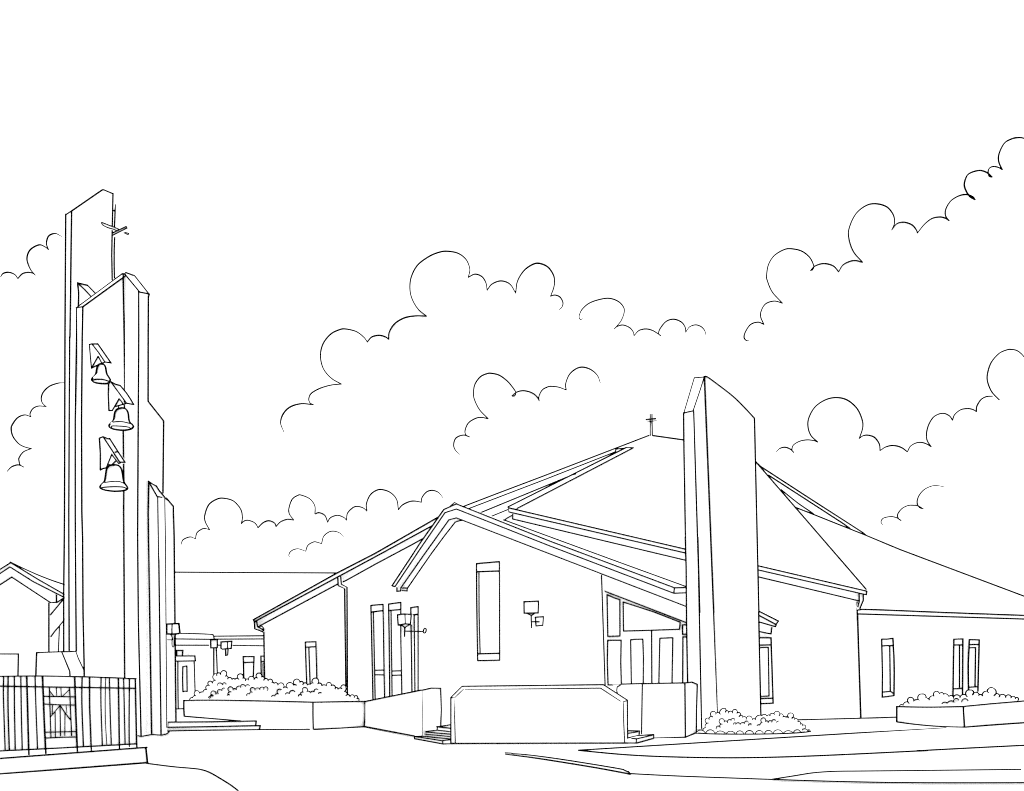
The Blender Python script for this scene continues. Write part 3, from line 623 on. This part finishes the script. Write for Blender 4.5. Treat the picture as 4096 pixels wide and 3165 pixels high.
m = MB().slab(q('d 885,607 1899,61 K 165,760 90,860 0,910 d 1899,125 912,652'), W.back(.15)); m.lines(q, 'd 912,652 1590,288 | d 1620,275 1640,268 1660,258 1899,125 K 0,910 90,860', 4.6).build('side_bay_frieze', PLASTER, ch)
q = W.off(.4)
m = MB().slab(q('d 885,607 905,608 912,650 960,678 953,692 890,668'), W.back(.12)); m.lines(q, 'd 883,600 888,668 920,678 953,692', 5).lines(q, 'd 905,608 912,650 940,662 962,680', 5).curve(q, 'd 912,650 935,645 952,648 960,660 963,685', 4.4).build('gutter', METAL, ch)
q = W.off(.5)
m = MB().slab(q('d 1588,240 1613,226 1618,290 1666,315 1668,1240 1656,1240 1645,328 1592,303'), W.back(.1))
m.lines(q, 'd 1588,240 1592,303 1645,328 1650,700 1656,1150', 4.8).lines(q, 'd 1613,226 1618,290 1666,315 1668,700 1670,1225', 4.8).build('downpipe', METAL, ch)
# gable roof: fascia, frieze, soffit, slopes
GF, GW, Wm = W.off(1.0), W.off(.6), W.off(-2.0)
m = MB().slab(GF('e 285,665 635,150 720,112 f 0,28 935,378 930,420 0,65 e 720,147 643,172 305,672'), W.back(.25))
m.lines(GF, 'e 285,665 480,370 635,150 720,112 f 0,28 935,378', 4.6).lines(GF, 'e 305,672 480,410 643,172 720,147 f 0,65 930,420', 4.6).lines(GF, 'e 285,665 305,672', 4.8).lines(GF, 'f 935,378 930,420', 4.6)
m.lines(GF, 'e 676,130 708,102 727,113', 3.8)
cp = V(2698.4, GF.one(2698, 2350).y, 2742, GF.one(2698, 2350).y + .9)
m.slab(cp('f 935,378 1017,375 1040,375 1040,417 930,420'), (0, .3, 0)).lines(cp, 'f 935,378 1035,375 | f 930,420 1035,416', 4.4)
m.build('gable_fascia', PLASTER, ch)
m = MB().slab(GW('e 318,655 643,172 720,147 f 0,65 930,420 1040,460 1040,526 0,125 e 720,207 670,220 345,680 345,700 318,703'), W.back(.3))
m.lines(GW, 'e 345,680 500,458 670,220 720,207 f 0,125 1035,524', 4.4).lines(GW, 'e 318,660 318,703 345,700 345,680', 4.4).build('gable_frieze', PLASTER, ch)
q = W.off(.45)
m = MB().slab(q('e 345,680 670,220 720,207 765,222 712,235 550,450 392,680 388,700 345,697'), W.back(.3))
m.lines(q, 'e 390,682 470,565 550,450 640,328 712,236', 4.4).curve(q, 'e 712,236 735,228 765,223', 4).lines(q, 'e 345,680 388,680 388,700 345,697', 4.4).build('soffit', PLASTER, ch)
p = GF('K 335,600 f 935,378') + Wm('f 1040,383 1017,375 K 693,728'); pk = GF('e 285,665 635,150 720,112')
m = MB().poly(p); m.ink(Wm('K 693,728 f 500,186 1025,377'), 4.4, n3=Vector((0, -.9, 1.2))); m.poly([pk[0], pk[1], pk[1]+W.back(5), pk[0]+W.back(5)]); m.poly([pk[1], pk[2], pk[2]+W.back(5), pk[1]+W.back(5)])
m.build('gable_roof', ROOF, ch)
# main roof
p1, p2, ap = P(*px('K 725,630')[0], 45), P(*px('g 1795,1537')[0], 47.6), P(*px('K 1810,85')[0], 60)
MR = PN(p1, p2, ap); MLf = PN(ap, P(*px('K 395,622')[0], 52), p1); MF = V(px('K 725,630')[0][0], 45, px('g 1795,1537')[0][0], 47.6)
m = MB().poly(MR('K 725,630 1620,180 1795,87 1820,85 2065,120 g 1055,680 1795,1537')); m.lines(MR, 'K 1795,87 1807,85 1820,85 2080,122', 4.6).lines(MR, 'g 1040,662 1055,680 1400,1078 1795,1535', 4.4)
m.build('main_roof', ROOF, ch)
m = MB().poly(MLf('K 1820,85 1795,86 395,622 340,608 590,703 660,724 722,650 725,630 1620,182'))
m.lines(MLf, 'K 1795,86 1000,392 640,528 395,622', 4.8).lines(MLf, 'K 435,638 1000,422 1540,210', 4.4).lines(MLf, 'K 518,672 900,515 1240,375', 4.8).lines(MLf, 'K 590,703 724,648', 4.2)
m.lines(MLf, 'K 1546,188 1541,215 | K 1546,188 1620,180', 4)
m.build('main_roof_flank', ROOF, ch)
q = MR('K 725,630 1620,180 1675,180 793,640'); d_ = MR.n * (-.05 if MR.n.y > 0 else .05)
m = MB().slab([x + d_ for x in q], -d_); m.ink([q[0], q[1]], 5, n3=MR.up()*1.5).ink([q[1], q[2], q[3]], 4.2, n3=MR.up()*1.5); m.build('hip_cap', ROOF, ch)
q = MF
m = MB().slab(q('K 725,630 2075,945 g 1072,1375 1800,1545 1797,1570 1075,1403 K 2075,975 730,662'), q.back(.3))
m.lines(q, 'K 725,630 2075,945 g 1072,1375 1800,1545 1797,1570', 4.4).lines(q, 'K 725,630 730,662 2075,975 g 1075,1404 1797,1570', 4.4); m.build('main_fascia', PLASTER, ch)
q = MF.off(-.25)
m = MB().slab(q('K 760,670 2075,975 g 1075,1404 1750,1558 1750,1612 1072,1450 K 2075,1030 760,716'), q.back(.3))
m.lines(q, 'K 760,672 760,716 2075,1030 g 1072,1450 1750,1612', 4.4); m.build('main_frieze', PLASTER, ch)
q = MF.off(-.6)
m = MB().slab(q('K 660,742 722,700 757,688 2075,1000 g 1060,1440 S 3040,2880 2060,2890'), q.back(.3)); m.lines(q, 'K 680,737 715,710 757,687', 4.2); m.build('main_wall', PLASTER, ch)
q, q2 = F_(59.5), F_(59.4)
m = MB().slab(q('B 1612,962 1632,962 1634,1135 1612,1135'), (0, .15, 0)); m.lines(q, 'B 1615,965 1615,1127 | B 1629,964 1632,1127', 3.6)
m.slab(q2('B 1585,1003 1660,996 1662,1014 1588,1024'), (0, .1, 0)); m.lines(q2, 'B 1583,1005 1657,998', 4.4).lines(q2, 'B 1590,1024 1665,1013', 2.8, .6, .6).lines(q2, 'B 1615,995 1615,1030 | B 1629,995 1630,1030', 3.6); m.build('cross', METAL, ch)
# windows
def win(pl, outer, lines, pane, w=4.6, extra=()):
    q = pl.off(.05)
    f = MB().slab(q(outer), pl.back(.12))
    for t in lines: f.lines(q, t, w)
    f = f.build('window', PLASTER, ch)
    if pane:
        q = pl.off(.06)
        m = MB().slab(q(pane), pl.back(.03))
        for t in extra: m.lines(q, t, 4.2)
        m.build('pane', GLASS, f)
win(W, 'd 1313,778 1403,775 1411,1480 1328,1480', ['d 1325,1130 1313,778 1403,775 1411,1095', 'd 1315,822 1403,817'], 'd 1343,825 1402,820 1410,1400 1355,1400', 4.4, ['d 1343,825 1354,1130'])
win(W, 'e 143,797 225,790 236,1560 158,1560', ['e 157,1437 150,1100 143,797 225,790 235,1425', 'e 145,842 225,832'], 'e 160,845 223,838 235,1540 174,1540', 4.6, ['e 160,843 172,1437', 'e 168,1235 233,1233', 'e 170,1265 233,1266'])
win(W, 'e 262,788 345,777 353,1560 272,1560', ['e 270,1415 266,1000 262,788 345,777 345,1000 352,1398', 'e 262,832 343,825'], 'e 279,835 342,828 351,1540 288,1540', 4.6, ['e 279,833 286,1412', 'e 286,1240 347,1238', 'e 286,1269 348,1267'])
win(W, 'e 412,812 462,805 463,1560 422,1560', ['e 420,1385 415,1000 412,812 462,805 462,1375', 'e 413,862 460,857'], 'e 435,866 459,862 461,1540 441,1540', 4.6, ['e 435,865 440,1382'])
win(W, 'e 855,515 1010,502 1012,1167 863,1170', ['e 857,515 1010,502 1012,1167 863,1170 856,700 855,515', 'e 857,570 1008,565', 'e 865,1124 1010,1120'], 'e 872,573 1006,568 1009,1119 880,1121', 4.8, ['e 872,572 873,850 880,1122'])
# entrance bay: recessed glazed doors
EN = W.off(-1.1)
m = MB().slab(EN('f 370,270 1060,540 1060,1405 395,1405'), W.back(.3)); m.lines(EN, 'f 390,396 1040,646', 4.2).build('entrance_wall', PLASTER, ch)
q = EN.off(.04)
for t in ('f 429,430 480,453 525,468 526,740 435,743', 'f 434,772 535,772 532,940 537,1107 437,1107 431,940'):
    MB().slab(q(t), W.back(.06)).loop(q, t, 4.6).build('sidelight', GLASS, ch)
for t in ('f 995,657 1045,657 1045,725 995,728', 'f 998,747 1045,747 1050,1300 995,1300'):
    MB().slab(q(t), W.back(.06)).loop(q, t, 4.6).build('sidelight', GLASS, ch)
t = 'f 550,485 780,560 978,637 972,690 760,697 553,703'; MB().slab(q(t), W.back(.06)).loop(q, t, 4.4).build('transom_window', GLASS, ch)
d1 = MB().slab(q('f 560,708 763,702 766,1395 565,1395'), W.back(.1)); d1.lines(q, 'f 763,703 765,1130', 4.4); d1 = d1.build('door', PLASTER, ch)
d2 = MB().slab(q('f 768,702 970,694 975,1395 771,1395'), W.back(.1)).build('door', PLASTER, ch)
q = EN.off(.055)
m = MB().slab(q('f 606,768 697,764 702,930 700,1380 614,1380'), W.back(.03)); m.lines(q, 'f 612,1130 609,950 606,768 640,765 697,764 702,900 700,1130', 4.4).build('pane', GLASS, d1)
m = MB().slab(q('f 825,757 922,753 916,1380 816,1380'), W.back(.03)); m.lines(q, 'f 817,1130 821,930 825,757 922,753 919,930 916,1130', 4.4).build('pane', GLASS, d2)
# far wing
LW, RW_ = V(3044, 47.2, 3442, 48.2), V(3442, 48.2, 4300, 53)
m = MB().slab(LW('h -60,235 60,262 705,420 735,1207 -60,1225'), LW.back(.4)); m.lines(LW, 'h 710,425 722,800 735,1207', 5)
m.ink(Z(.02)('h 320,1218 735,1208'), 4.8).build('flank_wall', PLASTER, ch)
m = MB().slab(RW_('h 712,482 1300,500 2300,540 2300,1190 735,1207'), RW_.back(.4)); m.lines(RW_.off(.25), 'h 735,1208 990,1200', 4.8).build('wing_wall', PLASTER, ch)
RF = RW_.off(.5)
m = MB().slab(RF('h 724,482 800,480 1823,520 2300,537 2300,562 1823,545 724,510'), RF.back(.06)); m.curve(RF, 'h 718,483 800,480 1300,500 1823,519 2200,532', 5).lines(RF, 'h 718,510 1823,544 2200,555', 5).build('wing_fascia', PLASTER, ch)
RWp = PN(RF('h 718,482')[0], RF('h 1823,520')[0], P(*px('g 1325,985')[0], 58))
m = MB().poly(RWp('g 1325,985 1440,1030 2026,1268 h 1823,395 2300,575 2300,537 1823,519 718,483 g 1795,1537')); m.lines(RWp, 'g 1325,985 1440,1030 1790,1170 2026,1268 h 1823,395 2200,540', 4.4).build('wing_roof', ROOF, ch)
y0 = MR.one(*px('g 1055,680')[0]).y
FR = PN(P(*px('g 1055,680')[0], y0+1.5), P(*px('g 1790,1168')[0], 63), P(*px('g 1325,985')[0], 60))
m = MB().poly(FR('g 1055,680 1080,703 1790,1168 1325,988')); m.lines(FR, 'g 1065,690 1080,705 1400,913 1770,1152 1790,1168', 4.8).lines(FR, 'g 1135,765 1640,1092 1685,1125', 4.6).curve(FR, 'g 1220,862 1330,950 1420,1012 1440,1028', 4.2).build('far_roof', ROOF, ch)
q = MF.off(.05)
m = MB().slab(MF.off(-.2)('h 723,372 752,370 752,420 723,487 713,462 725,425'), (0, .1, 0)); m.lines(MF.off(-.18), 'h 723,372 725,425 715,462 | h 752,370 752,420 723,487', 4.4); m.build('downpipe', METAL, ch)
q = LW.off(.9)
m = MB().slab(q('h 20,475 65,495 188,557 168,595 65,565 20,553'), LW.back(.9)); m.lines(q, 'h 20,472 65,495 188,557 175,575 168,595 65,565 20,552 | h 20,500 65,523 168,578', 4.6)
m.slab(LW.off(.5)('h 20,550 145,585 138,643 20,620'), LW.back(.5)).lines(LW.off(.5), 'h 145,590 138,643 65,628 20,618', 4.6).build('canopy', ROOF, ch)
win(LW, 'h 20,668 138,668 152,1103 20,1108', ['h 20,668 138,668 145,880 152,1103 20,1108', 'h 20,718 133,715', 'h 20,1075 142,1070'], 'h 20,736 120,732 125,1055 20,1060', 4.8, ['h 20,736 120,732 125,1055 20,1060'])
win(RW_, 'h 873,677 948,672 957,900 955,1053 877,1063', ['h 875,677 910,677 948,671 955,800 957,900 955,1053 877,1063 878,900 873,677', 'h 873,723 905,720 943,720'], 'h 876,727 927,722 931,1024 880,1029', 4.6, ['h 927,719 931,1025', 'h 883,1029 933,1024 952,1038'])
win(RW_, 'h 1353,678 1413,675 1411,1190 1347,1190', ['h 1347,1055 1353,678 1413,675 1411,1048', 'h 1355,716 1407,715', 'h 1350,1007 1380,1007 1408,1004'], 'h 1356,720 1391,719 1390,1000 1352,1004', 4.6, ['h 1391,718 1391,998'])
win(RW_, 'h 1456,680 1522,682 1513,1190 1450,1190', ['h 1451,1017 1449,850 1456,680 1522,682 1513,1024', 'h 1457,714 1485,712 1518,713', 'h 1452,997 1512,993'], 'h 1457,735 1498,733 1494,992 1452,994', 4.6, ['h 1458,735 1498,733 1494,992'])

# ------------------------------------------------------------------ clouds: rounded white banks with an inked crown
def cloud(t, Y, label, w=4.0, sag=.22, ends=(.5, .5)):
    segs = t.split('|'); key = segs[0].split()[0]; prev = None; body = []; m = MB(); strokes = []
    for i, sgt in enumerate(segs):
        s = sgt.strip().lstrip('!')
        if i == 0: s = s.split(None, 1)[1]
        p = px(key + ' ' + s)
        if prev is not None and not sgt.startswith('!'): p = [prev] + p
        prev = p[-1]; c = spline(p, 8); strokes.append(c); body += c[::2]
    a, b = body[0], body[-1]; L = math.hypot(a[0]-b[0], a[1]-b[1])
    for k in range(1, 12):
        f = k/12; body.append((b[0]+(a[0]-b[0])*f, b[1]+(a[1]-b[1])*f + sag*L*4*f*(1-f)))
    cx = sum(p[0] for p in body)/len(body); cy = sum(p[1] for p in body)/len(body)
    inflate(m, body, Y + .02*Y, .018*Y, (cx, cy), 5)
    for i, c in enumerate(strokes):
        n = len(c)
        # pressure of the pen: heavier on the flank of each puff
        m.ink([P(u, v, Y) for u, v in c], 1.1*w*random.uniform(.92, 1.12), ends[0] if i == 0 else .8, ends[1] if i == len(strokes)-1 else .75, 6)
    m.build('cloud', CLOUD, label=label, cat='cloud', group='outlined clouds in the white sky')
cloud('a 5,1105 30,1072 83,1060 140,1080 172,1120 | 215,1075 268,1061 315,1068 338,1086 | 290,1025 260,930 290,845 375,796 435,815 467,842 | 448,780 470,710 533,686 593,714', 420, 'small cloud beside the top of the bell tower')
cloud('b 660,437 600,439 560,442 480,470 420,525 398,585 410,635 445,668 | 375,662 320,685 290,735 298,766 | 238,748 170,775 120,840 108,885 125,955 180,1025 240,1057 302,1072 | 225,1105 185,1160 183,1190 195,1230 227,1250 | 200,1236 165,1230 110,1250 68,1293', 400, 'cloud curling down behind the tower at the height of the bells', 3.8, .1)
cloud('A 64,1415 41,1350 60,1285 110,1235 190,1211 279,1218 | 255,1205 246,1175 265,1135 330,1098 410,1075 483,1068 | 410,1025 352,955 331,862 350,775 405,705 470,672 515,667 590,685 645,725 672,761 | 705,725 758,713 805,725 827,742 | 832,690 870,630 940,587 1020,572 1103,573 | 1040,520 995,440 982,360 995,280 1040,200 1120,140 1190,110 1250,101 1330,115 1390,160 1418,230 1407,291 | 1455,268 1505,285 1535,330 1544,384 | 1580,340 1645,317 1710,340 1752,405 | 1765,320 1810,245 1870,200 1922,189 1985,215 2025,270 2035,320 2028,370 2006,428 | 2038,420 2075,435 2096,475 2088,508 2066,528', 480, 'big stepped cloud high above the gable of the church', 4.2, .06, (.5, .45))
cloud('B 1101,235 1090,245 1078,235 1078,210 1100,165 1150,122 1220,95 1300,83 1370,105 1413,150 1417,195 1390,260 1341,317 | 1365,297 1408,286 1455,303 1485,335 1493,367 | 1530,328 1582,316 1635,328 1697,367 | 1680,352 1690,315 1735,260 1793,242 1850,262 1880,300 1886,340 | 1915,300 1962,285 2005,300 2030,330 2040,367', 440, 'flat little cloud above the roof cross, low and drawn out', 3.6, .08)
cloud('B 168,1268 135,1235 123,1195 140,1145 195,1122 243,1136 | 215,1120 210,1085 235,1030 290,995 335,988 385,998 | 320,930 280,850 274,795 285,735 325,680 375,656 410,653 470,668 530,712 575,765 595,800 585,823 565,825 | 600,797 652,785 715,800 755,830 773,863 | 770,830 795,780 840,755 870,752 920,758 978,779 | 973,735 1000,665 1050,620 1102,606 1165,625 1215,670 1237,727', 430, 'three humped cloud just above the long slope of the main roof', 4.0, .1)
cloud('C 173,1572 160,1577 140,1555 148,1515 185,1460 240,1441 285,1458 | 260,1400 268,1350 300,1305 362,1287 420,1303 | 345,1220 310,1140 304,1100 318,1020 360,955 430,912 485,905 560,922 620,970 648,1030 640,1058 625,1063 | 660,1030 722,1013 790,1030 830,1073 | 860,1025 905,1000 950,991 1005,1004 | 935,920 902,810 915,730 960,645 1030,590 1100,576 1180,598 1228,655 1238,715 1219,766 | 1255,722 1308,711 1365,730 1395,763 1406,789 | 1455,728 1510,685 1567,673 1610,682 1638,702 | 1612,665 1613,615 1650,555 1710,518 1765,509 1810,525 1828,548 | 1785,520 1752,460 1752,410 1780,358 1855,333 1910,347 1952,382 | 1930,375 1922,340 1935,313 1965,304 2000,312 2026,329 | 2000,270 2002,210 2040,135 2095,102 2145,93 2190,100 2260,130', 500, 'huge cloud climbing like stairs to the upper corner of the sky', 4.2, .2)
cloud('D 115,956 145,928 187,918 230,932 262,962 | 246,940 258,900 310,868 375,856 430,863 464,876 | 405,820 380,745 388,670 440,580 530,520 622,503 710,525 790,595 833,690 836,760 808,844 | 840,822 880,817 935,835 975,890 982,946 | 1030,915 1093,903 1160,920 1210,956 | 1235,910 1280,883 1325,877 1370,890 1409,914 | 1375,860 1370,800 1390,725 1435,660 1505,634 1560,655 1587,692 | 1605,645 1655,605 1712,595 1755,602 1787,620 | 1790,575 1825,520 1870,495 1920,491 |! 1978,523 1915,455 1880,370 1880,300 1910,210 1975,135 2040,105 2077,101 2130,113 2184,163 2215,240', 450, 'wide cloud with one round dome rising beside the pylon', 4.0, .1)
cloud('D 1003,1567 990,1540 1010,1510 1068,1497 1110,1503 1145,1520 | 1157,1530 1133,1510 1130,1475 1165,1430 1215,1405 1260,1402 1305,1410 1343,1433 | 1310,1420 1292,1380 1305,1325 1350,1272 1410,1243 1460,1238 1526,1251', 400, 'small cloud low over the roof of the far wing', 3.6, .1)
cloud('E 47,556 65,515 120,493 162,508 | 175,460 215,430 245,427 275,437 | 240,370 238,315 270,235 335,192 390,186 465,208 520,270 535,335 527,388 | 550,366 583,361 635,382 659,420 | 700,380 745,364 790,382 802,411 | 835,375 880,355 910,353 944,359 | 908,310 905,265 930,195 975,163 1003,161 1070,190 1110,245 1111,311 | 1145,300 1190,322 1212,376 | 1235,340 1290,321 1340,338 1362,360 | 1370,305 1410,262 1448,250 1495,263 1524,288 | 1520,230 1550,160 1600,123 1645,117 1710,140 1760,195 1774,277 | 1805,240 1860,213 1905,208 1956,217 | 1962,180 1995,138 2040,123 2090,138 2127,180', 420, 'long low cloud of many puffs over the far hall', 4.0, .05)
cloud('E 915,650 904,640 915,612 945,593 985,588 1038,607 | 1055,560 1100,533 1130,535 1164,546 | 1180,490 1220,455 1260,447 1305,460 1343,491', 390, 'faint small cloud under the long one, above the sloping side roof', 3.2, .1)
